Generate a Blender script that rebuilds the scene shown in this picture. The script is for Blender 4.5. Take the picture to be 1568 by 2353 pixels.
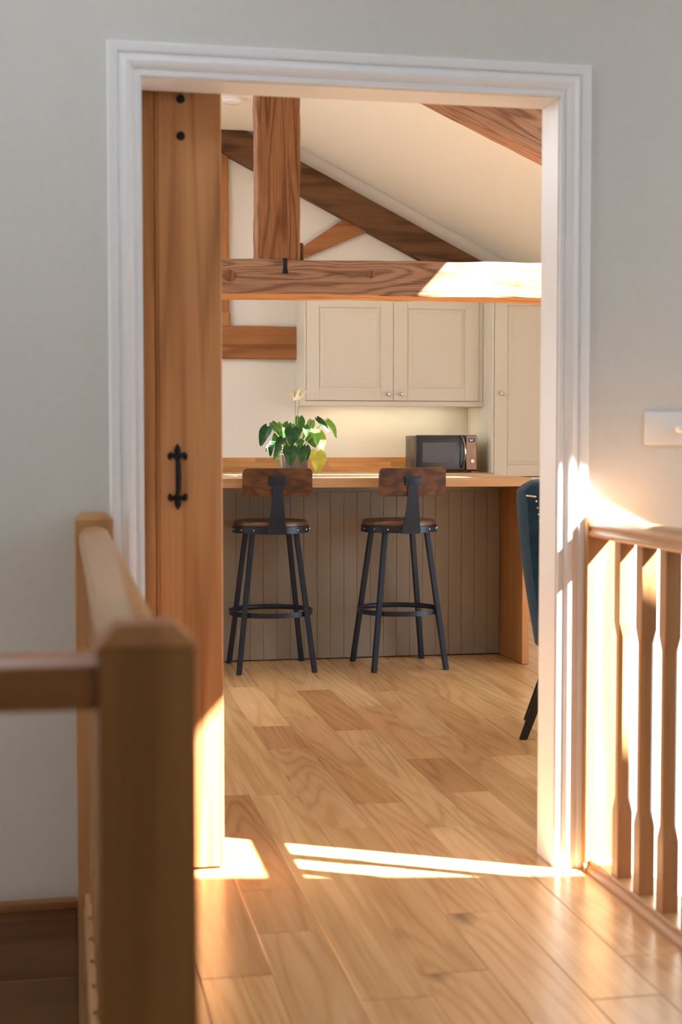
import bpy, bmesh, math, random
from mathutils import Vector, Matrix, Quaternion
random.seed(7)
S = bpy.context.scene
C = S.collection
for o in list(bpy.data.objects): bpy.data.objects.remove(o)

# ------------------------------------------------------------------ camera
FPX = 3268.0                                   # focal length in pixels of the 1568x2353 frame (a 50 mm lens)
YAW = math.atan(644 / FPX); PITCH = math.atan(161 / FPX); EYE = 1.11
cd = bpy.data.cameras.new('camera'); cam = bpy.data.objects.new('camera', cd); C.objects.link(cam)
cd.sensor_fit = 'VERTICAL'; cd.sensor_height = 36.0; cd.sensor_width = 24.0
cd.lens = FPX * 36.0 / 2353.0
cam.location = (0, 0, EYE)
cam.rotation_euler = (math.pi / 2 - PITCH, 0, -YAW)
cd.clip_start = 0.02; cd.clip_end = 200
cd.dof.use_dof = True; cd.dof.focus_distance = 7.0; cd.dof.aperture_fstop = 4.0
S.camera = cam

# ------------------------------------------------------------------ sky, sun, exposure
SUN = Vector((1.8, -1.0, 1.98)).normalized()   # towards the sun
w = bpy.data.worlds.new('sky'); S.world = w; w.use_nodes = True
bg = w.node_tree.nodes['Background']
bg.inputs['Color'].default_value = (0.77, 0.885, 1.0, 1); bg.inputs['Strength'].default_value = 8.4
sl = bpy.data.lights.new('sun', 'SUN'); sl.energy = 100.0; sl.angle = 0.012; sl.color = (1.0, 0.95, 0.87)
so = bpy.data.objects.new('sun', sl); C.objects.link(so); so.location = SUN * 30
so.rotation_euler = (-SUN).to_track_quat('-Z', 'Y').to_euler()

RP = math.atan(0.5)                            # roof pitch
def roof_r(x): return 3.939 - 0.5 * x
FLAT = 3.207; XF = (3.939 - FLAT) / 0.5; XR = 0.98; XL = 2 * XR - XF      # flat ceiling between XL and XF
def roof_l(x): return roof_r(2 * XR - x)
YN, YB = -1.9, 9.73                            # wall behind the viewer, kitchen back wall
XW0, XW1 = -1.9, 4.2                           # left and right outer walls
WY0, WY1 = 3.49, 3.615                         # dividing wall
ROOFLIGHTS_R = [(2.47, 4.08, 2.243, 2.685), (2.475, 3.30, 6.03, 6.75)]             # x0 x1 y0 y1
FILL_ROOFLIGHTS_L = [(-0.75, 0.0, 2.05, 2.7), (-1.1, -0.2, 5.4, 6.1), (-1.1, 0.1, 7.0, 8.2)]  # unseen left-slope openings, added to let in fill light
FILL_NEARWIN = (2.6, 3.3, 0.9, 1.9)                 # x0 x1 z0 z1 opening added unseen behind the viewer for daylight fill
FILL_LEFTWIN = (6.9, 8.0, 0.95, 1.7)               # y0 y1 z0 z1, out-of-view opening added in kitchen left wall for fill
SUN_FILL_RIGHTWIN = [(7.33, 7.72, 0.9, 1.6), (4.2, 5.8, 0.12, 1.65)]  # first inferred from the floor sun patch; second added unseen for warm bounce
S.view_settings.view_transform = 'Standard'; S.view_settings.look = 'None'
S.view_settings.gamma = 1.0; S.view_settings.use_curve_mapping = False
S.view_settings.exposure = 0.0
try:
    S.cycles.adaptive_threshold = .02; S.cycles.max_bounces = 8; S.cycles.diffuse_bounces = 5; S.cycles.glossy_bounces = 3; S.cycles.sample_clamp_indirect = 10.0
    S.cycles.caustics_reflective = False; S.cycles.caustics_refractive = False
except Exception: pass

# ------------------------------------------------------------------ materials
def newmat(name):
    m = bpy.data.materials.new(name); m.use_nodes = True
    nt = m.node_tree; return m, nt, nt.nodes, nt.links, nt.nodes['Principled BSDF']
def setp(p, k, v):
    if k in p.inputs: p.inputs[k].default_value = v
def paint(name, col, rough=0.6, vary=0.04, bump=0.02, scale=40, metal=0.0, spec=0.5, coat=0.0, sheen=0.0):
    m, nt, N, L, p = newmat(name)
    tc = N.new('ShaderNodeTexCoord'); n = N.new('ShaderNodeTexNoise'); n.inputs['Scale'].default_value = scale; n.inputs['Detail'].default_value = 3
    L.new(tc.outputs['Object'], n.inputs['Vector'])
    r = N.new('ShaderNodeValToRGB'); e = r.color_ramp.elements
    e[0].position = .3; e[1].position = .7
    e[0].color = tuple(c * (1 - vary) for c in col) + (1,); e[1].color = tuple(min(1, c * (1 + vary)) for c in col) + (1,)
    L.new(n.outputs['Fac'], r.inputs['Fac']); L.new(r.outputs['Color'], p.inputs['Base Color'])
    setp(p, 'Roughness', rough); setp(p, 'Metallic', metal); setp(p, 'Specular IOR Level', spec); setp(p, 'Coat Weight', coat)
    if sheen: setp(p, 'Sheen Weight', sheen); setp(p, 'Sheen Roughness', .35)
    if bump > .04:
        b = N.new('ShaderNodeBump'); b.inputs['Strength'].default_value = bump; b.inputs['Distance'].default_value = .002
        L.new(n.outputs['Fac'], b.inputs['Height']); L.new(b.outputs['Normal'], p.inputs['Normal'])
    return m
def wood(name, cols, axis=1, gs=1.0, rough=0.45, ring=0.5, fine=0.4, knots=0.0, bump=0.15, vary=0.2, stretch=0.1, spec=0.4, freq=30.0, knotscale=3.0, sharp=2.5):
    """procedural timber, grain along the object's own axis 0/1/2; each object gets its own cut of the log"""
    m, nt, N, L, p = newmat(name)
    tc = N.new('ShaderNodeTexCoord'); oi = N.new('ShaderNodeObjectInfo')
    off = N.new('ShaderNodeCombineXYZ')
    for k, f in enumerate((37.1, 71.7, 19.3)):
        q = N.new('ShaderNodeMath'); q.operation = 'MULTIPLY'; q.inputs[1].default_value = f
        L.new(oi.outputs['Random'], q.inputs[0]); L.new(q.outputs[0], off.inputs[k])
    def mapped(cross, along):
        mp = N.new('ShaderNodeMapping'); s = [cross] * 3; s[axis] = along
        mp.inputs['Scale'].default_value = s; L.new(tc.outputs['Object'], mp.inputs['Vector'])
        ad = N.new('ShaderNodeVectorMath'); ad.operation = 'ADD'; L.new(mp.outputs[0], ad.inputs[0]); L.new(off.outputs[0], ad.inputs[1])
        return ad.outputs[0]
    def math_(op, a, b):
        q = N.new('ShaderNodeMath'); q.operation = op
        for k, v in enumerate((a, b)):
            if isinstance(v, (int, float)): q.inputs[k].default_value = v
            else: L.new(v, q.inputs[k])
        return q.outputs[0]
    n1 = N.new('ShaderNodeTexNoise'); n1.inputs['Scale'].default_value = 1; n1.inputs['Detail'].default_value = 1.5; n1.inputs['Distortion'].default_value = .5
    L.new(mapped(5 * gs, 5 * gs * stretch), n1.inputs['Vector'])
    rings = math_('SINE', math_('MULTIPLY', n1.outputs['Fac'], freq), 0)
    rings = math_('SUBTRACT', 1.0, math_('POWER', math_('ADD', math_('MULTIPLY', rings, .5), .5), sharp))
    n2 = N.new('ShaderNodeTexNoise'); n2.inputs['Scale'].default_value = 1; n2.inputs['Detail'].default_value = 4; n2.inputs['Roughness'].default_value = .65
    L.new(mapped(95 * gs, 95 * gs * stretch * .35), n2.inputs['Vector'])
    n3 = N.new('ShaderNodeTexNoise'); n3.inputs['Scale'].default_value = 1; n3.inputs['Detail'].default_value = 2
    L.new(mapped(7 * gs, 7 * gs * stretch * 2.5), n3.inputs['Vector'])
    base = max(0.0, 1 - ring - fine)
    f = math_('ADD', math_('ADD', math_('MULTIPLY', rings, ring), math_('MULTIPLY', n2.outputs['Fac'], fine)), math_('MULTIPLY', n3.outputs['Fac'], base))
    rp = N.new('ShaderNodeValToRGB'); e = rp.color_ramp.elements
    e[0].position = .22; e[0].color = cols[0] + (1,); e[1].position = .78; e[1].color = cols[2] + (1,)
    k = e.new(.5); k.color = cols[1] + (1,)
    L.new(f, rp.inputs['Fac']); col = rp.outputs['Color']
    if knots > 0:
        v = N.new('ShaderNodeTexVoronoi'); v.inputs['Scale'].default_value = 1; v.inputs['Randomness'].default_value = 1
        L.new(mapped(knotscale, knotscale * .45), v.inputs['Vector'])
        kr = N.new('ShaderNodeValToRGB'); ke = kr.color_ramp.elements
        ke[0].position = .03; ke[0].color = (knots,) * 3 + (1,); ke[1].position = .12; ke[1].color = (0, 0, 0, 1)
        L.new(v.outputs['Distance'], kr.inputs['Fac'])
        mx = N.new('ShaderNodeMix'); mx.data_type = 'RGBA'
        L.new(kr.outputs['Color'], mx.inputs[0]); L.new(col, mx.inputs[6]); mx.inputs[7].default_value = tuple(c * .3 for c in cols[0]) + (1,)
        col = mx.outputs[2]
    # board to board tone
    tv = math_('ADD', math_('MULTIPLY', oi.outputs['Random'], vary), 1 - vary / 2)
    m1 = N.new('ShaderNodeMix'); m1.data_type = 'RGBA'; m1.blend_type = 'MULTIPLY'; m1.inputs[0].default_value = 1
    cc = N.new('ShaderNodeCombineColor')
    for q in range(3): L.new(tv, cc.inputs[q])
    L.new(col, m1.inputs[6]); L.new(cc.outputs[0], m1.inputs[7])
    m2 = N.new('ShaderNodeMix'); m2.data_type = 'RGBA'; m2.blend_type = 'MULTIPLY'; m2.inputs[0].default_value = 1
    L.new(m1.outputs[2], m2.inputs[6]); L.new(oi.outputs['Color'], m2.inputs[7])
    L.new(m2.outputs[2], p.inputs['Base Color'])
    setp(p, 'Roughness', rough); setp(p, 'Specular IOR Level', spec)
    if bump > .1:
        b = N.new('ShaderNodeBump'); b.inputs['Strength'].default_value = bump; b.inputs['Distance'].default_value = .002
        L.new(f, b.inputs['Height']); L.new(b.outputs['Normal'], p.inputs['Normal'])
    return m
def emit(name, col, strength):
    m, nt, N, L, p = newmat(name)
    setp(p, 'Base Color', col + (1,)); setp(p, 'Emission Color', col + (1,)); setp(p, 'Emission Strength', strength); return m
def glass(name):
    m = bpy.data.materials.new(name); m.use_nodes = True; nt = m.node_tree; N = nt.nodes; L = nt.links
    N.remove(N['Principled BSDF']); out = N['Material Output']
    t = N.new('ShaderNodeBsdfTransparent'); g = N.new('ShaderNodeBsdfGlossy'); g.inputs['Roughness'].default_value = .02
    x = N.new('ShaderNodeMixShader'); x.inputs[0].default_value = .05
    L.new(t.outputs[0], x.inputs[1]); L.new(g.outputs[0], x.inputs[2]); L.new(x.outputs[0], out.inputs['Surface']); return m

M = {}
M['hallwall'] = paint('wall_paint_stone', (.69, .69, .68), .75, .015, .03, 60, spec=.25)
M['kitwall'] = paint('wall_paint_cream', (.73, .695, .64), .8, .015, .03, 60, spec=.25)
M['ceil'] = paint('ceiling_paint', (.88, .84, .75), .85, .012, .02, 50, spec=.2)
M['trim'] = paint('gloss_white_trim', (.87, .885, .93), .32, .01, .01, 80)
M['cab'] = paint('cabinet_greige', (.66, .62, .53), .45, .012, .01, 60, spec=.4)
M['islandpaint'] = paint('island_taupe', (.30, .255, .205), .5, .012, .01, 60, spec=.35)
M['gap'] = paint('shadow_gap_dark', (.05, .04, .03), .9, .05, 0)
M['floor'] = wood('oak_floor', ((.38, .20, .080), (.61, .37, .172), (.76, .52, .285)), 1, 1.0, .27, .13, .42, .85, .06, .16, .08, .8, 90, 2.9)
M['door'] = wood('oak_door', ((.27, .105, .036), (.55, .25, .097), (.72, .37, .16)), 2, 1.3, .45, .20, .34, .7, .08, .14, .05, .35, 60, 2.2)
M['newel'] = wood('oak_newel', ((.29, .14, .055), (.42, .22, .092), (.53, .295, .135)), 2, 1.2, .42, .22, .4, 0, .05, .1, .06, .4, 22)
M['rail'] = wood('oak_rail', ((.34, .17, .07), (.47, .26, .115), (.58, .34, .165)), 1, 1.2, .3, .22, .4, 0, .04, .1, .06, .5, 22)
M['railx'] = wood('oak_rail_cross', ((.30, .13, .05), (.42, .20, .08), (.52, .27, .12)), 0, 1.2, .35, .22, .4, 0, .04, .1, .06, .5, 22)
M['beam'] = wood('old_beam_vertical', ((.075, .030, .013), (.23, .098, .042), (.36, .175, .085)), 2, 1.5, .8, .22, .58, .95, 1.0, .12, .08, .15, 80, 3.4)
M['beamx'] = wood('old_beam_across', ((.085, .045, .028), (.27, .145, .088), (.43, .265, .175)), 0, 1.4, .8, .22, .58, .95, 1.0, .12, .11, .15, 80, 3.0)
M['under_bounce'] = wood('oak_underside_bounce_tint', ((.32, .13, .04), (.52, .25, .09), (.66, .36, .15)), 0, 1.2, .6, .24, .45, .4, .3, .1, .1, .25, 40)  # brighter orange oak: bounce light off the worktop put into the colour
M['darkbeam'] = wood('dark_rafter', ((.045, .020, .009), (.12, .055, .025), (.20, .10, .05)), 0, 1.2, .75, .26, .5, .5, .5, .2, .1, .2, 26)
M['oakx'] = wood('oak_timber_across', ((.15, .052, .017), (.29, .115, .038), (.40, .18, .07)), 0, 1.2, .65, .26, .48, .5, .4, .15, .1, .25, 26)
M['oakz'] = wood('oak_timber_upright', ((.18, .065, .02), (.34, .14, .045), (.46, .22, .085)), 2, 1.2, .6, .26, .48, .4, .35, .15, .1, .25, 26)
M['wtop'] = wood('oak_worktop', ((.38, .20, .085), (.53, .315, .15), (.65, .43, .235)), 0, 1.2, .3, .2, .45, 0, .05, .18, .1, .5, 26)
M['stave'] = wood('oak_stave', ((.36, .16, .05), (.52, .26, .09), (.62, .35, .15)), 0, 1.4, .35, .2, .45, 0, .05, .3, .1, .45, 26)
M['endpan'] = wood('oak_end_panel', ((.27, .11, .035), (.42, .195, .07), (.54, .285, .12)), 2, 1.2, .4, .2, .5, 0, .06, .1, .05, .4, 22)
M['rustic'] = wood('rustic_brown_board', ((.006, .004, .003), (.075, .026, .009), (.23, .09, .03)), 0, 3.5, .33, .15, .40, .9, .1, .15, .3, .5, 18, 6)
M['seat'] = wood('dark_brown_seat', ((.05, .024, .014), (.105, .052, .03), (.16, .085, .05)), 0, 1.5, .35, .25, .45, 0, .06, .1, .1, .5, 22)
M['steel'] = paint('black_blue_steel', (.016, .027, .048), .40, .08, .02, 90, metal=.35, spec=.5)
M['iron'] = paint('black_iron', (.010, .010, .011), .5, .2, .3, 120, metal=.3, spec=.4)
M['chrome'] = paint('polished_nickel', (.72, .68, .62), .14, .02, 0, 60, metal=1.0)
M['mwblack'] = paint('microwave_black', (.018, .019, .022), .28, .06, 0, 80, spec=.6)
M['mwside'] = paint('microwave_side_brown', (.105, .09, .075), .42, .05, .03, 140, metal=.4)
M['mwwin'] = paint('microwave_window_grey', (.085, .087, .10), .3, .05, 0, 300, spec=.5)
M['copper'] = paint('brushed_copper', (.30, .17, .115), .38, .05, .02, 120, metal=.75)
M['display'] = paint('display_dark_blue', (.006, .006, .022), .2, .05, 0)
M['digit'] = emit('display_digits', (.45, .6, 1.0), 1.6)
M['plastic'] = paint('white_plastic', (.80, .81, .85), .28, .01, 0, 60)
M['zinc'] = paint('ribbed_zinc', (.22, .245, .28), .32, .12, .05, 30, metal=.8)
M['soil'] = paint('potting_soil', (.03, .018, .01), .95, .3, .8, 160)
M['velvet'] = paint('blue_velvet', (.015, .048, .082), .8, .25, .15, 25, spec=.15, sheen=.12)
M['stud'] = paint('silver_stud', (.85, .84, .80), .18, .02, 0, 60, metal=1.0)
M['blackwood'] = paint('black_lacquered_wood', (.010, .009, .009), .35, .1, .03, 90)
M['led'] = emit('warm_led', (1.0, .87, .58), 42.0)
M['glass'] = glass('window_glass')
def leafmat(name, c1, c2, rough=.35):
    m, nt, N, L, p = newmat(name)
    tc = N.new('ShaderNodeTexCoord'); n = N.new('ShaderNodeTexNoise'); n.inputs['Scale'].default_value = 40; n.inputs['Detail'].default_value = 3
    L.new(tc.outputs['Object'], n.inputs['Vector'])
    r = N.new('ShaderNodeValToRGB'); r.color_ramp.elements[0].color = c1 + (1,); r.color_ramp.elements[1].color = c2 + (1,)
    r.color_ramp.elements[0].position = .35; r.color_ramp.elements[1].position = .65
    L.new(n.outputs['Fac'], r.inputs['Fac']); L.new(r.outputs['Color'], p.inputs['Base Color']); setp(p, 'Roughness', rough)
    t = N.new('ShaderNodeBsdfTranslucent'); L.new(r.outputs['Color'], t.inputs['Color'])
    x = N.new('ShaderNodeMixShader'); x.inputs[0].default_value = .35
    out = N['Material Output']; L.new(p.outputs[0], x.inputs[1]); L.new(t.outputs[0], x.inputs[2]); L.new(x.outputs[0], out.inputs['Surface'])
    return m
M['leaf_d'] = leafmat('leaf_dark', (.012, .07, .025), (.03, .13, .035), .42)
M['leaf_m'] = leafmat('leaf_mid', (.04, .16, .03), (.08, .25, .05), .5)
M['leaf_b'] = leafmat('leaf_bright', (.12, .33, .05), (.20, .45, .09), .35)
M['leaf_l'] = leafmat('leaf_lime', (.25, .42, .08), (.36, .52, .14), .4)
M['leaf_y'] = leafmat('leaf_yellowing', (.42, .45, .06), (.50, .54, .12), .4)
M['stem'] = leafmat('stem_pale', (.34, .42, .14), (.45, .52, .22), .4)
M['spathe'] = leafmat('spathe_cream', (.70, .66, .52), (.80, .77, .64), .5)

# ------------------------------------------------------------------ mesh helpers
class B:
    """collects shapes into one bmesh"""
    def __init__(s): s.b = bmesh.new()
    def box(s, p, q, bev=0.0, seg=1, mtx=None):
        t = bmesh.new(); bmesh.ops.create_cube(t, size=1.0)
        c = [(p[i] + q[i]) / 2 for i in range(3)]; d = [abs(q[i] - p[i]) for i in range(3)]
        for v in t.verts: v.co = Vector([c[i] + v.co[i] * d[i] for i in range(3)])
        if bev > 0: bmesh.ops.bevel(t, geom=list(t.edges), offset=min(bev, min(d) * .45), segments=seg, profile=.5, affect='EDGES')
        s.merge(t, mtx); return s
    def merge(s, t, mtx=None):
        if mtx is not None: bmesh.ops.transform(t, matrix=mtx, verts=list(t.verts))
        me = bpy.data.meshes.new('tmp'); t.to_mesh(me); t.free(); s.b.from_mesh(me); bpy.data.meshes.remove(me)
    def prism(s, poly, axis, a0, a1, bev=0.0):
        """poly: 2-D points in the other two axes (in x,y,z order), extruded along axis from a0 to a1"""
        t = bmesh.new()
        def P(u, a):
            v = list(u); v.insert(axis, a); return Vector(v)
        f = [t.verts.new(P(u, a0)) for u in poly]; g = [t.verts.new(P(u, a1)) for u in poly]
        n = len(poly); t.faces.new(f); t.faces.new(g[::-1])
        for i in range(n): t.faces.new([f[i], g[i], g[(i + 1) % n], f[(i + 1) % n]])
        bmesh.ops.recalc_face_normals(t, faces=list(t.faces))
        if bev > 0: bmesh.ops.bevel(t, geom=list(t.edges), offset=bev, segments=1, affect='EDGES')
        s.merge(t); return s
    def rings(s, rs, cap=True, closed=False):
        """skins consecutive rings of points"""
        t = bmesh.new(); R = [[t.verts.new(Vector(p)) for p in r] for r in rs]; n = len(R[0])
        m = len(R) if closed else len(R) - 1
        for k in range(m):
            a, b = R[k], R[(k + 1) % len(R)]
            for i in range(n): t.faces.new([a[i], a[(i + 1) % n], b[(i + 1) % n], b[i]])
        if cap and not closed: t.faces.new(R[0][::-1]); t.faces.new(R[-1])
        bmesh.ops.recalc_face_normals(t, faces=list(t.faces)); s.merge(t); return s
    def lathe(s, prof, c=(0, 0, 0), seg=32, axis=2, fn=None):
        """prof: (radius, height) pairs"""
        rs = []
        for r, h in prof:
            ring = []
            for i in range(seg):
                a = 2 * math.pi * i / seg; rr = r * (fn(a) if fn else 1)
                u, v = rr * math.cos(a), rr * math.sin(a)
                p = {2: (u, v, h), 1: (u, h, v), 0: (h, u, v)}[axis]
                ring.append(Vector(p) + Vector(c))
            rs.append(ring)
        return s.rings(rs)
    def tube(s, pts, rad, seg=10, flat=None):
        """round tube (or flat=(w,h) bar) along pts"""
        pts = [Vector(p) for p in pts]; rs = []; up = None
        for i, p in enumerate(pts):
            d = (pts[min(i + 1, len(pts) - 1)] - pts[max(i - 1, 0)]).normalized()
            if up is None: up = d.orthogonal().normalized() if abs(d.z) > .95 else Vector((0, 0, 1))
            x = d.cross(up).normalized(); y = x.cross(d).normalized(); up = y
            r = rad[i] if isinstance(rad, (list, tuple)) else rad
            if flat: rs.append([p + x * (flat[0] / 2 * sx) + y * (flat[1] / 2 * sy) for sx, sy in ((-1, -1), (1, -1), (1, 1), (-1, 1))])
            else: rs.append([p + (x * math.cos(a) + y * math.sin(a)) * r for a in (2 * math.pi * k / seg for k in range(seg))])
        return s.rings(rs)
    def ball(s, c, r, sc=(1, 1, 1), u=12, v=8):
        t = bmesh.new(); bmesh.ops.create_uvsphere(t, u_segments=u, v_segments=v, radius=r)
        for q in t.verts: q.co = Vector((q.co.x * sc[0], q.co.y * sc[1], q.co.z * sc[2])) + Vector(c)
        s.merge(t); return s
    def obj(s, name, mat, parent=None, smooth=False, centre=True, angle=40):
        me = bpy.data.meshes.new(name)
        off = Vector((0, 0, 0))
        if centre and s.b.verts:
            lo = Vector([min(v.co[i] for v in s.b.verts) for i in range(3)]); hi = Vector([max(v.co[i] for v in s.b.verts) for i in range(3)])
            off = (lo + hi) / 2
            for v in s.b.verts: v.co -= off
        s.b.to_mesh(me); s.b.free(); me.materials.append(M[mat] if isinstance(mat, str) else mat)
        if smooth:
            for f in me.polygons: f.use_smooth = True
            try: me.set_sharp_from_angle(angle=math.radians(angle))
            except Exception: pass
        o = bpy.data.objects.new(name, me); C.objects.link(o); o.location = off
        if parent is not None: o.parent = parent
        return o
def tag(o, label=None, cat=None, group=None, kind=None):
    if label: o['label'] = label
    if cat: o['category'] = cat
    if group: o['group'] = group
    if kind: o['kind'] = kind
    return o
def empty(name, loc=(0, 0, 0), rz=0.0):
    o = bpy.data.objects.new(name, None); C.objects.link(o); o.location = loc; o.rotation_euler = (0, 0, rz); o.empty_display_size = .05; return o
def copy_tree(o, parent=None):
    c = o.copy(); C.objects.link(c); c.parent = parent
    for ch in list(o.children): copy_tree(ch, c)
    return c
def cells(a0, a1, b0, b1, holes):
    us = sorted({a0, a1, *[h[0] for h in holes], *[h[1] for h in holes]}); vs = sorted({b0, b1, *[h[2] for h in holes], *[h[3] for h in holes]})
    for i in range(len(us) - 1):
        for j in range(len(vs) - 1):
            cu, cv = (us[i] + us[i + 1]) / 2, (vs[j] + vs[j + 1]) / 2
            if not any(h[0] < cu < h[1] and h[2] < cv < h[3] for h in holes): yield us[i], us[i + 1], vs[j], vs[j + 1]
def rough_beam(p0, p1, wd, ht, seed=0, amp=.004, n=26, up=(0, 0, 1)):
    """hand-hewn beam: chamfered section whose corners wander along its length; wd sideways, ht along up"""
    rnd = random.Random(seed); p0, p1 = Vector(p0), Vector(p1); d = (p1 - p0).normalized()
    u = Vector(up); u = (u - d * u.dot(d)).normalized(); x = d.cross(u).normalized(); b = B(); rs = []
    ch = .008; h, k = wd / 2, ht / 2
    base = [(-h + ch, -k), (h - ch, -k), (h, -k + ch), (h, k - ch), (h - ch, k), (-h + ch, k), (-h, k - ch), (-h, -k + ch)]
    cur = [[0, 0] for _ in base]
    for i in range(n + 1):
        for c in cur:
            for q in (0, 1): c[q] = c[q] * .75 + rnd.uniform(-amp, amp) * .8
        p = p0 + (p1 - p0) * (i / n)
        rs.append([p + x * (a + c[0]) + u * (e + c[1]) for (a, e), c in zip(base, cur)])
    return b.rings(rs)

# ------------------------------------------------------------------ setting: floors, walls, ceiling
fl = B()
fl.box((XW0, WY0 + .012, -.25), (XW1, YB + .2, -.016))                 # kitchen slab
fl.box((.052, YN, -.25), (1.40, WY0, -.016)); fl.box((XW0, YN, -.25), (.052, 1.30, -.016))
floor = tag(fl.obj('floor', 'gap', centre=False), 'oak plank floor running from the landing into the kitchen', kind='structure')
lo = B(); lo.box((XW0, YN, -2.8), (XW1, WY0, -2.7)); tag(lo.obj('floor_lower', 'kitwall', centre=False), kind='structure')
PW = .1508; PX0 = .424
JO = {0: [3.45, 3.14, 4.41], -1: [2.89, 4.9], 2: [5.465, 5.04, 2.83], 3: [5.648, 4.70, 4.22, 3.186], 4: [6.23, 5.325, 5.04, 3.92, 2.634],
      5: [5.80, 4.80, 4.305], 6: [6.13, 5.17], 7: [5.97]}
TONE = {(4, 5.325): .74, (2, 5.04): .80, (5, 4.305): .80, (6, None): .9, (0, 3.14): .90, (3, 4.22): .82, (4, 2.634): 1.12, (4, 5.04): 1.04, (5, 3.0): 1.1}
def plank_rows():
    for r in range(-9, 19):
        x0 = PX0 + r * PW; x1 = x0 + PW
        hall = x1 > .10 and x0 < 1.33
        y0 = 1.0 if hall else WY0; y1 = YB
        if x1 < .1 or x0 > 1.4: y0 = WY1 + .0
        js = [j for j in JO.get(r, [])]
        rnd = random.Random(100 + r)
        top = max(js) if js else None; y = (top if js else y0 + rnd.uniform(.2, 1.2))
        if not js: js = [y]
        while y < y1 - 1.0:
            y += rnd.uniform(.75, 1.7); js.append(y)
        y = min(js)
        while y > y0 + .9:
            y -= rnd.uniform(.6, 1.5); js.append(y)
        js = sorted(j for j in js if y0 + .1 < j < y1 - .1)
        # split over-long gaps
        ys = [y0] + js + [y1]; out = [ys[0]]
        for a in ys[1:]:
            while a - out[-1] > 2.1: out.append(out[-1] + rnd.uniform(.9, 1.5))
            out.append(a)
        for a, b_ in zip(out[:-1], out[1:]): yield r, x0, x1, a, b_
for r, x0, x1, a, b_ in plank_rows():
    xx0, xx1 = x0, x1
    if a < WY0 and xx1 > 1.322: xx1 = 1.322 if b_ <= WY1 else xx1
    if a < WY0 and xx0 < .052: xx0 = .052
    if xx1 - xx0 < .02: continue
    dz = random.uniform(0, .0006)
    o = B().box((xx0 + .0005, a + .0005, -.016), (xx1 - .0005, b_ - .0005, -dz), .0016).obj('floor_plank', 'floor', floor)
    t = random.uniform(.84, 1.10)
    for (rr, s0), tv in TONE.items():
        if rr == r and (s0 is None or abs(s0 - a) < .02): t = tv
    wm = min(1.0, .25 + .75 * t) if t < 1 else 1.0      # darker boards are also redder
    o.color = (t, t * wm * random.uniform(.97, 1.01), t * wm * wm * random.uniform(.94, 1.02), 1)

def roof_poly(x0, x1, z0):
    """wall outline under the roof between x0 and x1, down to z0"""
    pts = [(x0, z0)]
    def top(x): return min(FLAT, roof_r(x), roof_l(x))
    xs = [x0] + [x for x in (XL, XF) if x0 < x < x1] + [x1]
    return [(x0, z0), (x1, z0)] + [(x, top(x) + .004) for x in reversed(xs)]
LI0, LI1, LIH = .199, 1.252, 1.984           # door lining: inner faces
wd = B()
wd.prism(roof_poly(XW0, LI0 - .03, -2.7), 1, WY0, WY1); wd.prism(roof_poly(LI1 + .03, XW1, -2.7), 1, WY0, WY1)
wd.prism(roof_poly(LI0 - .03, LI1 + .03, LIH + .03), 1, WY0, WY1)
tag(wd.obj('wall_divider', 'hallwall', centre=False), 'pale stone painted wall around the doorway', kind='structure')
tag(B().prism(roof_poly(XW0, XW1, -.25), 1, YB, YB + .15).obj('wall_back', 'kitwall', centre=False), kind='structure')
wn = B()
for a, b_, c, d in cells(XW0, XW1, -2.8, 3.3, [FILL_NEARWIN]): wn.box((a, YN - .2, c), (b_, YN, d))
tag(wn.obj('wall_near', 'hallwall', centre=False), kind='structure')
wl = B()
for a, b_, c, d in cells(YN, YB, -2.8, roof_l(XW0) + .1, [FILL_LEFTWIN]): wl.box((XW0 - .2, a, c), (XW0, b_, d))
tag(wl.obj('wall_left', 'kitwall', centre=False), kind='structure')
wr = B()
for a, b_, c, d in cells(YN, YB, -2.8, roof_r(XW1) + .1, SUN_FILL_RIGHTWIN): wr.box((XW1, a, c), (XW1 + .2, b_, d))
tag(wr.obj('wall_right', 'kitwall', centre=False), kind='structure')
ce = B()
ce.box((XL, YN, FLAT), (XF, YB + .1, FLAT + .05))
def slope_piece(b, x0, x1, y0, y1, f, th=.04):
    b.prism([(x0, f(x0)), (x1, f(x1)), (x1, f(x1) + th), (x0, f(x0) + th)], 1, y0, y1)
for a, b_, c, d in cells(XF, XW1 + .2, YN, YB + .1, ROOFLIGHTS_R): slope_piece(ce, a, b_, c, d, roof_r)
for a, b_, c, d in cells(XW0 - .2, XL, YN, YB + .1, FILL_ROOFLIGHTS_L): slope_piece(ce, a, b_, c, d, roof_l)
tag(ce.obj('ceiling', 'ceil', centre=False), 'cream sloping ceiling with a flat strip at the ridge', kind='structure')
wi = 0
def rooflight(a, b_, c, d, f):
    global wi; wi += 1
    e = tag(empty('window_%d' % wi, ((a + b_) / 2, (c + d) / 2, f((a + b_) / 2))), kind='structure')
    k = B(); t = .03
    def bar(x0, x1, y0, y1): slope_piece(k, x0, x1, y0, y1, lambda x: f(x) + .045, .05)
    bar(a - t, a, c - t, d + t); bar(b_, b_ + t, c - t, d + t); bar(a, b_, c - t, c); bar(a, b_, d, d + t)
    o = k.obj('window_frame', 'trim'); o.location -= e.location; o.parent = e
    g = B(); slope_piece(g, a, b_, c, d, lambda x: f(x) + .07, .004); o = g.obj('pane', 'glass'); o.location -= e.location; o.parent = e
for q in ROOFLIGHTS_R: rooflight(*q, roof_r)
for q in FILL_ROOFLIGHTS_L: rooflight(*q, roof_l)  # these left-slope windows are added for fill
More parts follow.
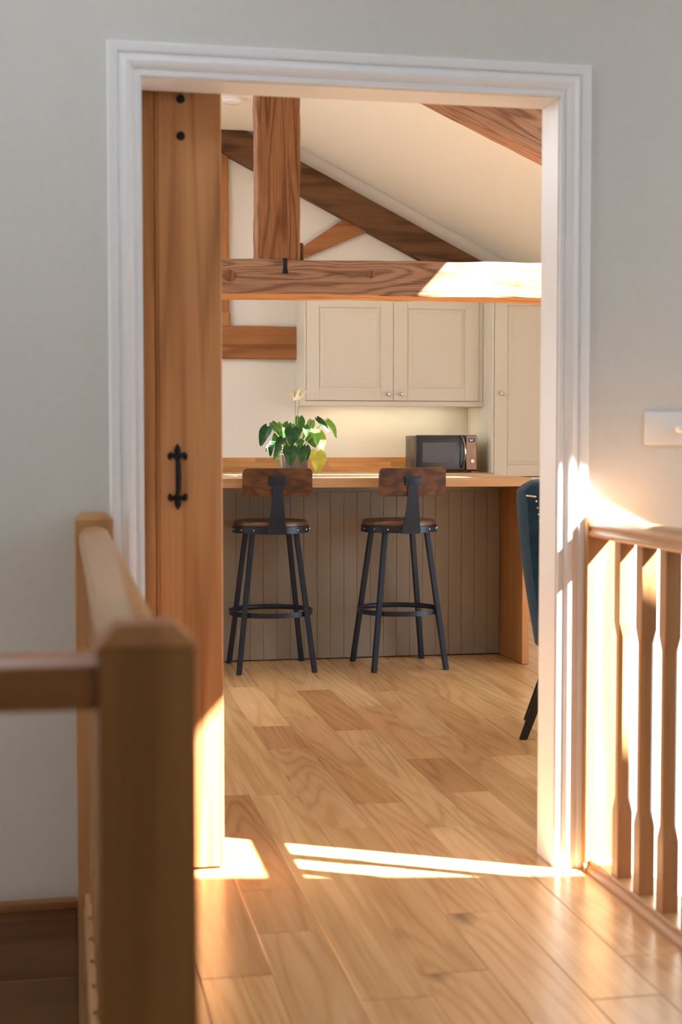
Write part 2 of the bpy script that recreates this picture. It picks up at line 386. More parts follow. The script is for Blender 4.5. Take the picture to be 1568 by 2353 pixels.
def wallwindow(lo_, hi, axis):
    global wi; wi += 1
    e = tag(empty('window_%d' % wi, lo_), kind='structure'); L0 = Vector(lo_)
    u = [i for i in (0, 1) if i != axis][0]
    def part(nm, m, a0, a1, z0, z1, d0, d1):
        p = [0, 0, 0]; q = [0, 0, 0]; p[u], q[u], p[2], q[2], p[axis], q[axis] = a0, a1, z0, z1, d0, d1
        o = B().box(p, q, .003 if m != 'glass' else 0).obj(nm, m); o.location -= L0; o.parent = e
    a0, a1, z0, z1, d0, d1 = lo_[u], hi[u], lo_[2], hi[2], lo_[axis], hi[axis]; t = .05
    part('window_frame', 'trim', a0, a0 + t, z0, z1, d0, d1); part('window_frame', 'trim', a1 - t, a1, z0, z1, d0, d1)
    part('window_frame', 'trim', a0 + t, a1 - t, z0, z0 + t, d0, d1); part('window_frame', 'trim', a0 + t, a1 - t, z1 - t, z1, d0, d1)
    m = (d0 + d1) / 2; part('pane', 'glass', a0 + t, a1 - t, z0 + t, z1 - t, m - .002, m + .002)
wallwindow((FILL_NEARWIN[0], YN - .14, FILL_NEARWIN[2]), (FILL_NEARWIN[1], YN - .08, FILL_NEARWIN[3]), 1)  # wall openings out of view; all but the first right-hand one added for fill
wallwindow((XW0 - .14, FILL_LEFTWIN[0], FILL_LEFTWIN[2]), (XW0 - .08, FILL_LEFTWIN[1], FILL_LEFTWIN[3]), 0)
for r in SUN_FILL_RIGHTWIN: wallwindow((XW1 + .08, r[0], r[2]), (XW1 + .14, r[1], r[3]), 0)

# ------------------------------------------------------------------ doorway trim
t1 = tag(empty('trim_1', (.72, WY0, 0)), 'white moulded architrave framing the doorway', kind='structure')
PROF = [(0, 0), (0, .010), (.006, .012), (.010, .012), (.0105, .009), (.014, .010), (.018, .015), (.025, .0205), (.033, .0225), (.040, .0205), (.045, .017), (.049, .0165), (.0505, .0135), (.052, .0165), (.054, .0195), (.058, .021), (.074, .021), (.078, .018), (.078, 0)]
AI0, AI1, AIH = LI0 - .005, LI1 + .004, LIH + .003
def arch_piece(b, path):
    # path: two stations, each gives the 3-D point of profile u,v
    b.rings([[f(u, v) for u, v in PROF] for f in path])
for nm, path in (
    ('architrave_leg', (lambda u, v: (AI0 - u, WY0 - v, 0.0), lambda u, v: (AI0 - u, WY0 - v, AIH + u))),
    ('architrave_leg', (lambda u, v: (AI1 + u, WY0 - v, 0.0), lambda u, v: (AI1 + u, WY0 - v, AIH + u))),
    ('architrave_head', (lambda u, v: (AI0 - u, WY0 - v, AIH + u), lambda u, v: (AI1 + u, WY0 - v, AIH + u)))):
    b = B(); arch_piece(b, path); o = b.obj(nm, 'trim', smooth=True, angle=28); o.location -= t1.location; o.parent = t1
t2 = tag(empty('trim_2', (.72, WY0, 0)), 'white door lining inside the doorway', kind='structure')
for nm, p, q in (('lining_jamb', (LI0 - .03, WY0, 0), (LI0, WY1, LIH + .03)), ('lining_jamb', (LI1, WY0, 0), (LI1 + .03, WY1, LIH + .03)), ('lining_head', (LI0, WY0, LIH), (LI1, WY1, LIH + .03))):
    o = B().box(p, q, .001).obj(nm, 'trim'); o.location -= t2.location; o.parent = t2
# stairwell edge below floor level on the dividing wall
t3 = tag(empty('trim_3', (-.9, WY0, 0)), 'dark oak panelling of the stairwell below floor level', kind='structure')
for nm, p, q, m in (('nosing', (XW0, WY0 - .032, -.020), (.030, WY0, .0), 'railx'), ('apron_rail', (XW0, WY0 - .022, -.046), (.030, WY0, -.020), 'railx')):
    o = B().box(p, q, .004, 2).obj(nm, m, smooth=True); o.color = (.62, .58, .52, 1); o.location -= t3.location; o.parent = t3
z = -.046
for k in range(6):
    o = B().box((XW0, WY0 - .012, z - .15), (.030, WY0, z), .0015).obj('apron_board', 'railx'); o.color = (.45, .40, .32, 1); o.location -= t3.location; o.parent = t3; z -= .15
# floor edge (stair opening) facing boards
t4 = tag(empty('trim_4', (.02, 2.4, 0)), 'oak facing board along the stair opening edge', kind='structure')
o = B().box((.044, 1.385, -.26), (.0515, 3.405, -.0005), .002).obj('facing_board', 'rail'); o.location -= t4.location; o.parent = t4
o = B().box((1.40, YN, -.26), (1.416, WY0, -.0005), .002).obj('facing_board', 'rail'); o.location -= t4.location; o.parent = t4

# ------------------------------------------------------------------ sliding oak door
DY0, DY1 = 3.645, 3.685
dr = tag(empty('door_1', (-.18, (DY0 + DY1) / 2, 0)), 'sliding oak plank door half across the opening with black pull', kind='structure')
def dpart(o): o.location -= dr.location; o.parent = dr; return o
x = .408; DZ1 = 2.10
for k in range(7):
    a = x - .171
    b = B()
    # plank with a bead and V groove along its left edge
    poly = [(a, DY1), (x, DY1), (x, DY0 + .003), (x - .003, DY0), (a + .012, DY0), (a + .009, DY0 + .004), (a + .006, DY0 + .0005), (a + .003, DY0 + .002), (a + .001, DY0 + .008)]
    b.prism(poly, 2, .008, DZ1)
    dpart(b.obj('door_plank', 'door')); x = a
for zz in (.25, 1.05, 1.85): dpart(B().box((-.77, DY1, zz - .06), (.39, DY1 + .022, zz + .06), .004).obj('door_ledge', 'railx'))
for zz in (1.974, 1.882):
    dpart(B().lathe([(.0, -.007), (.006, -.0065), (.0105, -.0035), (.011, 0)], (.305, DY0, zz), 16, 1).obj('bolt_head', 'iron', smooth=True))
dpart(B().box((.28, DY1, 1.82), (.33, DY1 + .008, 2.24), .002).obj('hanger_strap', 'iron'))
dpart(B().box((-.72, DY1, 1.82), (-.67, DY1 + .008, 2.24), .002).obj('hanger_strap', 'iron'))
dpart(B().box((-.85, DY1 - .02, 2.20), (1.5, DY1, 2.235), .002).obj('sliding_track', 'iron'))
# fleur-de-lis pull handle
hd = empty('pull_handle', (.2925, DY0, 1.022)); hd['label'] = 'black iron pull with fleur de lis ends'; dpart(hd)
def fleur(zc, s, nm):
    b = B(); prof = [(0, .034), (.006, .026), (.0085, .016), (.007, .008), (.012, .010), (.017, .012), (.0235, .009), (.0255, .002), (.0235, -.006), (.018, -.009), (.0155, -.004), (.012, -.001), (.007, -.004), (.005, -.012), (0, -.013)]
    pts = prof + [(-u, v) for u, v in reversed(prof[1:-1])]
    pts = [(u, zc + s * v) for u, v in pts]
    b.prism(pts, 1, -.004, 0.0); b.ball((0, -.004, zc + s * .018), .006, (1, .5, 1.6), 10, 6)
    for q in (-1, 1): b.ball((q * .019, -.004, zc + s * .002), .006, (1, .5, 1), 10, 6)
    o = b.obj(nm, 'iron', hd, smooth=True)
fleur(.050, 1, 'fleur_plate'); fleur(-.052, -1, 'fleur_plate')
pts = [(0, -.003, .048), (0, -.016, .042), (0, -.026, .028), (0, -.030, 0), (0, -.026, -.030), (0, -.016, -.044), (0, -.003, -.050)]
B().tube(pts, [.006, .0065, .0075, .008, .0075, .0065, .006], 10).obj('grip', 'iron', hd, smooth=True)

# ------------------------------------------------------------------ balustrades
def baluster_mesh(b, cx, cy, z0, z1, w_=.038, cmax=.0085):
    h = w_ / 2; rs = []
    for z, c in ((z0, .0012), (z0 + .165, .0012), (z0 + .20, cmax), (z1 - .235, cmax), (z1 - .20, .0012), (z1, .0012)):
        s = h - (.0025 if c > .002 else 0)
        rs.append([(cx + px, cy + py, z) for px, py in ((-s + c, -s), (s - c, -s), (s, -s + c), (s, s - c), (s - c, s), (-s + c, s), (-s, s - c), (-s, -s + c))])
    return b.rings(rs)
def newel(b, x0, x1, y0, y1, zb, zt):
    b.box((x0, y0, zb), (x1, y1, zt), .002)
    c = .018; t = .017
    b.rings([[(x0, y0, zt), (x1, y0, zt), (x1, y1, zt), (x0, y1, zt)], [(x0 + c, y0 + c, zt + t), (x1 - c, y0 + c, zt + t), (x1 - c, y1 - c, zt + t), (x0 + c, y1 - c, zt + t)]])
    return b
RAIL = [(-.030, 0), (.030, 0), (.035, .006), (.035, .012), (.029, .018), (.029, .022), (.036, .030), (.036, .036), (.030, .044), (.018, .049), (0, .051), (-.018, .049), (-.030, .044), (-.036, .036), (-.036, .030), (-.029, .022), (-.029, .018), (-.035, .012), (-.035, .006)]
lb = tag(empty('stair_balustrade', (.075, 2.3, 0)), 'oak balustrade at left with chamfered newel posts and a handrail turning left', 'balustrade')
def lp(o): o.location -= lb.location; o.parent = lb; return o
lp(newel(B(), .031, .121, 1.295, 1.385, -.60, .925).obj('newel_post', 'newel')).color = (1, .84, .68, 1)  # redder tint puts warm bounce light into the colour
lp(newel(B(), .031, .121, 3.405, WY0 - .001, -.95, .925).obj('newel_post', 'newel'))
LR = [(-.034, 0), (.034, 0), (.036, .010), (.036, .026), (.030, .040), (.018, .047), (0, .049), (-.018, .047), (-.030, .040), (-.036, .026), (-.036, .010)]
b = B(); b.rings([[(.076 + u, y, .862 + v) for u, v in LR] for y in (1.385, 3.405)]); lp(b.obj('handrail', 'rail', smooth=True, angle=35))
b = B(); b.rings([[(x, 1.340 + u, .866 + v) for u, v in LR] for x in (XW0, .031)]); lp(b.obj('handrail', 'railx', smooth=True, angle=35)).color = (1, .84, .70, 1)  # same warm bounce tinted into the rail colour
lp(B().box((.046, 1.385, 0.001), (.106, 3.405, .033), .003).obj('base_rail', 'rail'))
lp(B().box((XW0, 1.309, 0.001), (.031, 1.371, .033), .003).obj('base_rail', 'railx'))
y = 3.32
while y > 1.45:
    lp(baluster_mesh(B(), .076, y, .033, .862, .036).obj('baluster', 'newel'))
    lp(B().box((.050, y - .135 + .021, .0332), (.102, y - .021, .042), .002).obj('fillet', 'rail')); y -= .135
y = -.125
while y > -1.0:
    lp(baluster_mesh(B(), y, 1.340, .033, .866).obj('baluster', 'newel')); y -= .135
rb = tag(empty('landing_balustrade', (1.36, 2.3, 0)), 'oak balustrade at right under the light switch with moulded handrail', 'balustrade')
def rp_(o): o.location -= rb.location; o.parent = rb; return o
RX = 1.3625; YE = .4
rp_(newel(B(), 1.324, 1.412, 3.447, WY0 - .001, .001, .918).obj('half_newel', 'newel'))
b = B(); b.rings([[(RX + u, y, .866 + v) for u, v in RAIL] for y in (YE, 3.446)]); rp_(b.obj('handrail', 'rail', smooth=True, angle=32))
rp_(B().box((1.335, YE, .001), (1.397, 3.446, .030), .003).obj('base_rail', 'rail'))
b = B(); q = [(1.335 - .012 * math.cos(a), .001 + .018 * math.sin(a)) for a in (k * math.pi / 12 for k in range(7))]
b.rings([[(u, y, v) for u, v in [(1.335, .001)] + q] for y in (YE, 3.430)]); rp_(b.obj('quadrant_bead', 'rail', smooth=True))
b = B(); q = [(3.447 - .016 * math.cos(a), .001 + .018 * math.sin(a)) for a in (k * math.pi / 12 for k in range(7))]
b.rings([[(x, u, v) for u, v in [(3.447, .001)] + q] for x in (1.320, 1.334)]); rp_(b.obj('bead_return', 'rail', smooth=True))
y = 3.276 + .019
while y > YE:
    rp_(baluster_mesh(B(), RX, y, .030, .866, .039).obj('baluster', 'newel')); y -= .135

# ------------------------------------------------------------------ light switch
sw = tag(empty('light_switch', (1.566, WY0, 1.146)), 'white double light switch plate with rocker and dimmer on right wall', 'light switch')
B().box((-.0735, -.009, -.0435), (.0735, 0, .0435), .004, 3).obj('plate', 'plastic', sw, smooth=True)
B().box((-.050, -.0098, -.0165), (.006, -.0088, .0165), .0004).obj('rocker_surround', 'plastic', sw)
b = B(); b.prism([(-.0095, -.0145), (-.0155, -.0145), (-.012, .0145), (-.0095, .0145)], 0, -.033, -.006); b.obj('rocker', 'plastic', sw)
B().lathe([(.0, -.030), (.0095, -.030), (.011, -.028), (.0125, -.009)], (.0215, 0, 0), 24, 1).obj('dimmer_knob', 'plastic', sw, smooth=True)

# ------------------------------------------------------------------ kitchen island and worktops
IY0, IZ, IX1 = 6.739, .935, 2.292
isl = tag(empty('kitchen_island', (1.25, 7.4, 0)), 'greige tongue and groove island base with an oak end panel', 'kitchen island')
def ip(o): o.location -= isl.location; o.parent = isl; return o
ip(B().box((.24, 7.132, 0.001), (2.249, 7.66, .888), .002).obj('carcass', 'gap'))
x = 2.2485; k = 0
while x > .26:
    wdt = .0693; a = max(.24, x - wdt)
    ip(B().box((a + .0003, 7.117, .004), (x - .0003, 7.132, .858), .0018).obj('tongue_groove_board', 'islandpaint')); x = a; k += 1
ip(B().box((.24, 7.085, .858), (2.249, 7.132, .889), .002).obj('top_rail', 'islandpaint'))
ip(B().box((2.25, 6.748, .001), (2.287, 7.70, .889), .002).obj('end_panel', 'endpan'))
ip(B().box((.20, 6.748, .001), (.237, 7.70, .889), .002).obj('end_panel', 'endpan'))
wt = tag(empty('island_worktop', (1.22, 7.2, IZ)), 'pale oak breakfast bar worktop behind the two stools', 'worktop')
yy = IY0
for k in range(7):
    y2 = yy + .145
    o = B().box((.16, yy + .0002, .890), (IX1, y2 - .0002, IZ), .0015).obj('worktop_stave', 'wtop', centre=True); o.location -= wt.location; o.parent = wt; yy = y2
# back run
BZ = .905
bw = tag(empty('back_worktop', (1.0, 9.4, BZ)), 'oak counter with oak upstand along the kitchen back wall', 'worktop')
def bp(o): o.location -= bw.location; o.parent = bw; return o
bp(B().box((.61, 9.10, BZ - .04), (2.826, YB - .001, BZ), .003).obj('counter_slab', 'stave'))
rnd = random.Random(3)
for row in range(3):
    x = .61; z0 = BZ + .0005 + row * .0325
    x -= rnd.uniform(0, .0); first = rnd.uniform(.15, .5)
    while x < 2.82:
        x2 = min(2.826, x + (first if first else rnd.uniform(.28, .62))); first = None
        o = bp(B().box((x + .0002, YB - .020, z0), (x2 - .0002, YB - .001, z0 + .0322), .0006).obj('upstand_stave', 'stave')); x = x2
for i, (a, b_) in enumerate(((.63, 1.23), (1.23, 1.83), (1.83, 2.43), (2.43, 2.826))):
    e = tag(empty('base_cabinet', ((a + b_) / 2, 9.4, 0)), ('greige base cabinet under the back counter, leftmost behind the island', 'greige base cabinet under the counter, second from the left behind the island', 'greige base cabinet under the counter, third from the left behind the island', 'narrow greige base cabinet beneath the microwave')[i], 'cabinet', 'base cabinets behind the island')
    c = (a + b_) / 2
    def q(nm, p, r, m, bev=.002, e=e, c=c): return B().box((p[0] - c, p[1] - 9.4, p[2]), (r[0] - c, r[1] - 9.4, r[2]), bev).obj(nm, m, e)
    q('body', (a + .001, 9.15, .12), (b_ - .001, YB - .002, BZ - .041), 'cab'); q('plinth', (a + .001, 9.20, .001), (b_ - .001, 9.22, .119), 'cab')
    d = q('door', (a + .004, 9.13, .13), (b_ - .004, 9.149, BZ - .045), 'cab')
    B().ball((b_ - c - .05 - d.location.x, -.29 - d.location.y, .78 - d.location.z), .014).obj('knob', 'chrome', d, smooth=True)

def panel_door(name, x0, x1, z0, z1, yf, parent, rail=.085, railb=None, railt=None, th=.020):
    """frame and raised bevel panel door; front face at yf (towards -Y)"""
    railb = railb or rail; railt = railt or rail; off = parent.location
    d = B(); s = rail
    d.box((x0, yf + .010, z0), (x1, yf + th, z1))
    d.box((x0, yf, z0), (x0 + s, yf + .010, z1), .001); d.box((x1 - s, yf, z0), (x1, yf + .010, z1), .001)
    d.box((x0 + s + .0006, yf, z0), (x1 - s - .0006, yf + .010, z0 + railb), .001); d.box((x0 + s + .0006, yf, z1 - railt), (x1 - s - .0006, yf + .010, z1), .001)
    o = d.obj(name, 'cab'); o.location -= off; o.parent = parent; W = o.location + off
    a0, a1, c0, c1 = x0 + s, x1 - s, z0 + railb, z1 - railt; i = .030
    p = B(); p.rings([[(a0, yf + .009, c0), (a1, yf + .009, c0), (a1, yf + .009, c1), (a0, yf + .009, c1)], [(a0 + .003, yf + .007, c0 + .003), (a1 - .003, yf + .007, c0 + .003), (a1 - .003, yf + .007, c1 - .003), (a0 + .003, yf + .007, c1 - .003)],
                      [(a0 + i, yf + .0015, c0 + i), (a1 - i, yf + .0015, c0 + i), (a1 - i, yf + .0015, c1 - i), (a0 + i, yf + .0015, c1 - i)], [(a0 + i + .0012, yf + .0035, c0 + i + .0012), (a1 - i - .0012, yf + .0035, c0 + i + .0012), (a1 - i - .0012, yf + .0035, c1 - i - .0012), (a0 + i + .0012, yf + .0035, c1 - i - .0012)]])
    pp = p.obj('raised_panel', 'cab'); pp.location -= W; pp.parent = o
    return o, W
def knob(o, W, x, z, yf):
    b = B().lathe([(.005, 0), (.005, -.010), (.0125, -.015), (.0145, -.020), (.012, -.026), (.006, -.0285), (.0, -.029)], (x, yf, z), 20, 1)
    k = b.obj('knob', 'chrome', smooth=True); k.location -= W; k.parent = o; k['label'] = 'polished nickel knob'
# wall cabinet
UY = 9.35
wc = tag(empty('wall_cabinet', (2.2, 9.5, 1.35)), 'greige double wall cabinet with two panelled doors above the counter', 'cabinet')
def wp(o): o.location -= wc.location; o.parent = wc; return o
wp(B().box((1.597, UY + .021, 1.386), (2.8275, YB - .001, 2.10), .001).obj('carcass', 'cab'))
wp(B().box((1.597, UY + .021, 1.352), (1.612, YB - .001, 1.386), .001).obj('side_panel', 'cab'))
wp(B().box((2.790, UY + .021, 1.352), (2.8275, YB - .001, 1.386), .001).obj('side_panel', 'cab'))
wp(B().box((1.593, UY - .004, 1.3845), (1.606, UY + .020, 2.10), .002).obj('side_stile', 'cab'))
wp(B().box((2.797, UY - .004, 1.3845), (2.8275, UY + .020, 2.10), .002).obj('side_stile', 'cab'))
wp(B().box((1.593, UY - .004, 1.350), (2.8275, UY + .0205, 1.384), .002).obj('light_pelmet', 'cab'))
wp(B().box((1.606, UY + .010, 1.384), (2.797, UY + .020, 2.10)).obj('shadow_gap', 'gap'))
o, W = panel_door('cabinet_door', 1.608, 2.1985, 1.387, 2.095, UY - .010, wc, .085, .085, .09, .019); knob(o, W, 2.159, 1.431, UY - .010)
o, W = panel_door('cabinet_door', 2.2015, 2.795, 1.387, 2.095, UY - .010, wc, .095, .085, .09, .019); knob(o, W, 2.249, 1.431, UY - .010)
ul = tag(empty('under_cabinet_light', (2.2, 9.56, 1.3795)), 'slim warm strip light under the wall cabinet', 'light')
B().box((-.52, -.012, -.008), (.52, .012, .006), .002).obj('housing', 'trim', ul)
B().box((-.50, -.008, -.0095), (.50, .008, -.0082)).obj('diffuser', 'led', ul)
# tall cabinet
TY = 9.15; TX = 2.829
tcb = tag(empty('tall_cabinet', (3.13, 9.4, 0)), 'tall greige larder cabinet with panelled doors right of the microwave', 'cabinet')
def tp(o): o.location -= tcb.location; o.parent = tcb; return o
tp(B().box((TX + .014, TY + .021, .13), (3.44, YB - .001, 2.12), .001).obj('carcass', 'cab'))
yy = TY + .021
while yy < YB - .02:
    y2 = min(yy + .0685, YB - .002); tp(B().box((TX, yy + .0006, .13), (TX + .014, y2 - .0006, 2.12), .0022).obj('side_board', 'cab')); yy = y2
tp(B().box((TX, TY - .003, .13), (TX + .0165, TY + .020, 2.12), .002).obj('face_stile', 'cab')); tp(B().box((3.43, TY - .003, .13), (3.4465, TY + .020, 2.12), .002).obj('face_stile', 'cab'))
tp(B().box((TX + .017, TY + .011, .13), (3.43, TY + .020, 2.12)).obj('shadow_gap', 'gap'))
tp(B().box((TX + .002, TY + .01, .001), (3.44, TY + .03, .129), .001).obj('plinth', 'cab'))
o, W = panel_door('cabinet_door', TX + .0185, 3.428, .880, 2.105, TY - .009, tcb, .088, .075, .085, .019); knob(o, W, 2.888, 1.434, TY - .009)
o, W = panel_door('cabinet_door', TX + .0185, 3.428, .140, .874, TY - .009, tcb, .088, .085, .085, .019); knob(o, W, 2.888, .80, TY - .009)

# ------------------------------------------------------------------ microwave
mw = tag(empty('microwave', (2.535, 9.37, BZ + .001)), 'black microwave with copper control panel and curved handle on the counter', 'microwave')
mw.rotation_euler = (0, 0, math.radians(-1.5))
B().box((-.205, -.155, .012), (.205, .17, .247), .006, 2).obj('body', 'mwside', mw, smooth=True)
for sx in (-.17, .17):
    for sy in (-.13, .14): B().lathe([(.013, 0), (.013, .012)], (sx, sy, 0), 12).obj('foot', 'mwblack', mw)
B().box((-.2065, -.105, .13), (-.2048, .10, .225), .002).obj('side_recess', 'mwside', mw)
vb = B()
for i in range(8):
    for j in range(4): vb.box((-.2062, -.13 + i * .014, .03 + j * .014), (-.2045, -.122 + i * .014, .038 + j * .014))
vo = vb.obj('vent_slots', 'gap', mw); vo['kind'] = 'stuff'
md = B().box((-.211, -.178, .008), (.134, -.156, .250), .010, 3).obj('door', 'mwblack', mw, smooth=True)
def mchild(o, par): o.location -= par.location; o.parent = par; return o
mchild(B().box((-.163, -.1792, .066), (.064, -.1778, .200), .002).obj('window', 'mwwin'), md)
mchild(B().tube([(.098 + .000, -.180, .236), (.102, -.200, .225), (.112, -.216, .18), (.115, -.220, .13), (.112, -.216, .085), (.102, -.200, .045), (.098, -.180, .034)], 0, flat=(.006, .020)).obj('handle', 'chrome', smooth=True), md)
mc = B().box((.134, -.178, .008), (.211, -.156, .250), .008, 3).obj('control_panel', 'mwblack', mw, smooth=True)
mchild(B().box((.137, -.1795, .020), (.206, -.1775, .246), .002).obj('copper_fascia', 'copper'), mc)
mchild(B().box((.150, -.1802, .204), (.194, -.1793, .228), .001).obj('display', 'display'), mc)
db = B()
def seg7(cx, cz, s, on):
    S7 = {'a': (-1, 2, 1, 2), 'b': (1, 0, 1, 2), 'c': (1, -2, 1, 0), 'd': (-1, -2, 1, -2), 'e': (-1, -2, -1, 0), 'f': (-1, 0, -1, 2), 'g': (-1, 0, 1, 0)}
    for k in on:
        x0, z0, x1, z1 = S7[k]; db.box((cx + x0 * s - .0006, -.1808, cz + z0 * s - .0006), (cx + x1 * s + .0006, -.1801, cz + z1 * s + .0006))
seg7(.164, .216, .0024, 'abgedfc'); seg7(.173, .216, .0024, 'gce'); seg7(.181, .216, .0024, 'efa')
mchild(db.obj('display_digits', 'digit'), mc)
for i in range(5): mchild(B().lathe([(0, -.003), (.003, -.0025), (.0035, 0)], (.187, -.1795, .182 - i * .0178), 12, 1).obj('button', 'chrome', smooth=True), mc)
mchild(B().lathe([(0, -.014), (.0125, -.014), (.0145, -.011), (.0165, 0)], (.176, -.1795, .076), 24, 1).obj('dial', 'chrome', smooth=True), mc)

# ------------------------------------------------------------------ bar stools
def make_stool(label):
    r = tag(empty('bar_stool'), label, 'bar stool', 'bar stools at the island')
    B().lathe([(0, .699), (.176, .699), (.181, .704), (.182, .716), (.178, .725), (.170, .729), (0, .730)], (0, 0, 0), 40).obj('seat', 'seat', r, smooth=True)
    b = B(); b.lathe([(.180, .670), (.1885, .670), (.1885, .702), (.180, .702)], (0, 0, 0), 40)
    ring = b.obj('seat_ring', 'steel', r, smooth=True, angle=30)
    for k in range(16):
        a = 2 * math.pi * (k + .5) / 16; c = Vector((math.cos(a), math.sin(a), 0))
        o = B().ball((c.x * .190, c.y * .190, .687), .0045, (1, 1, 1), 8, 6).obj('rivet', 'chrome', smooth=True); o.location -= ring.location; o.parent = ring
    for sx in (-1, 1):
        for sy in (-1, 1):
            top = Vector((sx * .105, sy * .112, .690)); bot = Vector((sx * .184, sy * .186, .0)); h = .0125
            rs = []
            for p, z in ((bot, 0.0), (top, .690)): rs.append([(p.x + u * h, p.y + v * h, z) for u, v in ((-1, -1), (1, -1), (1, 1), (-1, 1))])
            t = B(); t.rings(rs); bmesh.ops.bevel(t.b, geom=[e for e in t.b.edges], offset=.0025, segments=2, affect='EDGES')
            t.obj('leg', 'steel', r, smooth=True, angle=50)
    b = B(); b.lathe([(.199, .268), (.205, .268), (.205, .292), (.199, .292)], (0, 0, 0), 48)
    # open the ring: lathe caps the ends, so drop the big end faces
    b.obj('foot_ring', 'steel', r, smooth=True, angle=30)
    # backrest board with rounded corners
    poly = []; hw, hh, cr = .168, .0675, .022
    for cx, cz, a0 in ((hw - cr, hh - cr, 0), (-hw + cr, hh - cr, 90), (-hw + cr, -hh + cr, 180), (hw - cr, -hh + cr, 270)):
        for k in range(6): a = math.radians(a0 + 18 * k); poly.append((cx + cr * math.cos(a), cz + cr * math.sin(a)))
    b = B(); b.prism(poly, 1, -.009, .009, .0015)
    bmesh.ops.transform(b.b, matrix=Matrix.Translation((0, -.210, .9185)) @ Matrix.Rotation(math.radians(4), 4, 'X'), verts=list(b.b.verts))
    bk = b.obj('backrest', 'rustic', r)
    # steel strap: narrow at the plate, flaring to the seat ring
    sp = [(.0235, -.222, .925), (.0240, -.224, .900), (.0265, -.224, .86), (.0305, -.222, .81), (.0355, -.216, .76), (.041, -.206, .715), (.047, -.1975, .690), (.047, -.196, .668)]
    b = B(); b.rings([[(-w_, y, z), (w_, y, z), (w_, y + .005, z), (-w_, y + .005, z)] for w_, y, z in sp]); st = b.obj('back_strap', 'steel', r, smooth=True, angle=30)
    b = B().box((-.043, -.003, -.022), (.043, .003, .022), .003, 2); bmesh.ops.transform(b.b, matrix=Matrix.Translation((0, -.2225, .925)) @ Matrix.Rotation(math.radians(4), 4, 'X'), verts=list(b.b.verts))
    pl = b.obj('back_plate', 'steel', r, smooth=True)
    for sx in (-.034, .034):
        for sz in (-.014, .014):
            o = B().ball((sx, -.2265 + .07 * sz, .925 + sz), .0042, (1, .6, 1), 8, 6).obj('bolt', 'steel', smooth=True); o.location -= pl.location; o.parent = pl
    return r
def open_ring(root, names):
    """turns the lathed bands into real open rings (removes their end caps, closes the profile)"""
    for o in root.children:
        if o.name.split('.')[0] in names:
            bm = bmesh.new(); bm.from_mesh(o.data); big = [f for f in bm.faces if len(f.verts) > 8]
            bmesh.ops.delete(bm, geom=big, context='FACES_ONLY')
            be = [e for e in bm.edges if len(e.link_faces) == 1]; bmesh.ops.bridge_loops(bm, edges=be)
            bmesh.ops.recalc_face_normals(bm, faces=list(bm.faces)); bm.to_mesh(o.data); bm.free()
st1 = make_stool('rustic wood and black steel bar stool in front of the plant'); open_ring(st1, ('seat_ring', 'foot_ring'))
st1.location = (1.006, 6.888, 0); st1.rotation_euler = (0, 0, math.radians(.5))
st2 = copy_tree(st1); st2['label'] = 'rustic wood and black steel bar stool in front of the microwave'
st2.location = (1.640, 6.842, 0); st2.rotation_euler = (0, 0, math.radians(4.5))

# ------------------------------------------------------------------ potted plant
PX, PY = 1.172, 7.20
pp = tag(empty('potted_plant', (PX, PY, IZ + .0005)), 'leafy green anthurium with cream spathes in a ribbed zinc pot', 'plant')
rib = lambda a: 1 + .018 * math.cos(24 * a)
B().lathe([(.0, 0), (.066, 0), (.068, .004), (.076, .105), (.079, .108), (.079, .112), (.072, .112), (.070, .095), (.0, .094)], (0, 0, 0), 96, 2, rib).obj('pot', 'zinc', pp, smooth=True)
B().lathe([(0, .094), (.0695, .095), (.066, .099), (0, .102)], (0, 0, 0), 24).obj('soil', 'soil', pp, smooth=True)
LEAVES = [((1.025,7.120,1.188),(0.984,7.090,1.087),0.060,"d"),((1.074,7.300,1.210),(1.098,7.270,1.160),0.040,"m"),((1.148,7.220,1.206),(1.115,7.190,1.132),0.046,"m"),
((1.206,7.220,1.238),(1.204,7.190,1.150),0.052,"m"),((1.146,7.080,1.182),(1.135,7.050,1.088),0.078,"d"),((1.231,7.200,1.195),(1.232,7.170,1.132),0.038,"m"),
((1.291,7.180,1.232),(1.349,7.150,1.155),0.036,"d"),((1.356,7.250,1.222),(1.400,7.220,1.127),0.038,"b"),((1.267,7.140,1.170),(1.279,7.110,1.090),0.056,"b"),
((1.306,7.200,1.160),(1.310,7.170,1.047),0.058,"l"),((1.277,7.100,1.062),(1.271,7.070,0.950),0.090,"y"),((1.101,7.100,1.130),(1.056,7.070,1.062),0.046,"d"),
((1.127,7.050,1.090),(1.127,7.020,0.990),0.074,"d"),((1.183,7.050,1.084),(1.178,7.020,1.000),0.052,"d"),((1.216,7.080,1.090),(1.214,7.050,1.012),0.040,"d"),
((1.056,7.180,1.112),(1.043,7.150,1.034),0.032,"d"),((1.050,7.220,1.095),(1.026,7.190,1.060),0.022,"m"),((1.090,7.140,1.084),(1.054,7.110,1.018),0.034,"m"),
((1.075,7.120,1.045),(1.062,7.090,1.006),0.026,"l"),((1.280,7.280,1.222),(1.266,7.250,1.165),0.042,"b"),((1.117,7.280,1.205),(1.105,7.250,1.155),0.042,"b"),
((1.189,7.120,1.125),(1.187,7.090,1.080),0.046,"m"),((1.20,7.30,1.20),(1.22,7.34,1.12),0.06,"b"),((1.13,7.30,1.16),(1.08,7.34,1.09),0.055,"m"),((1.25,7.29,1.15),(1.31,7.33,1.08),0.055,"m"),((1.17,7.32,1.13),(1.16,7.37,1.05),0.06,"m")]
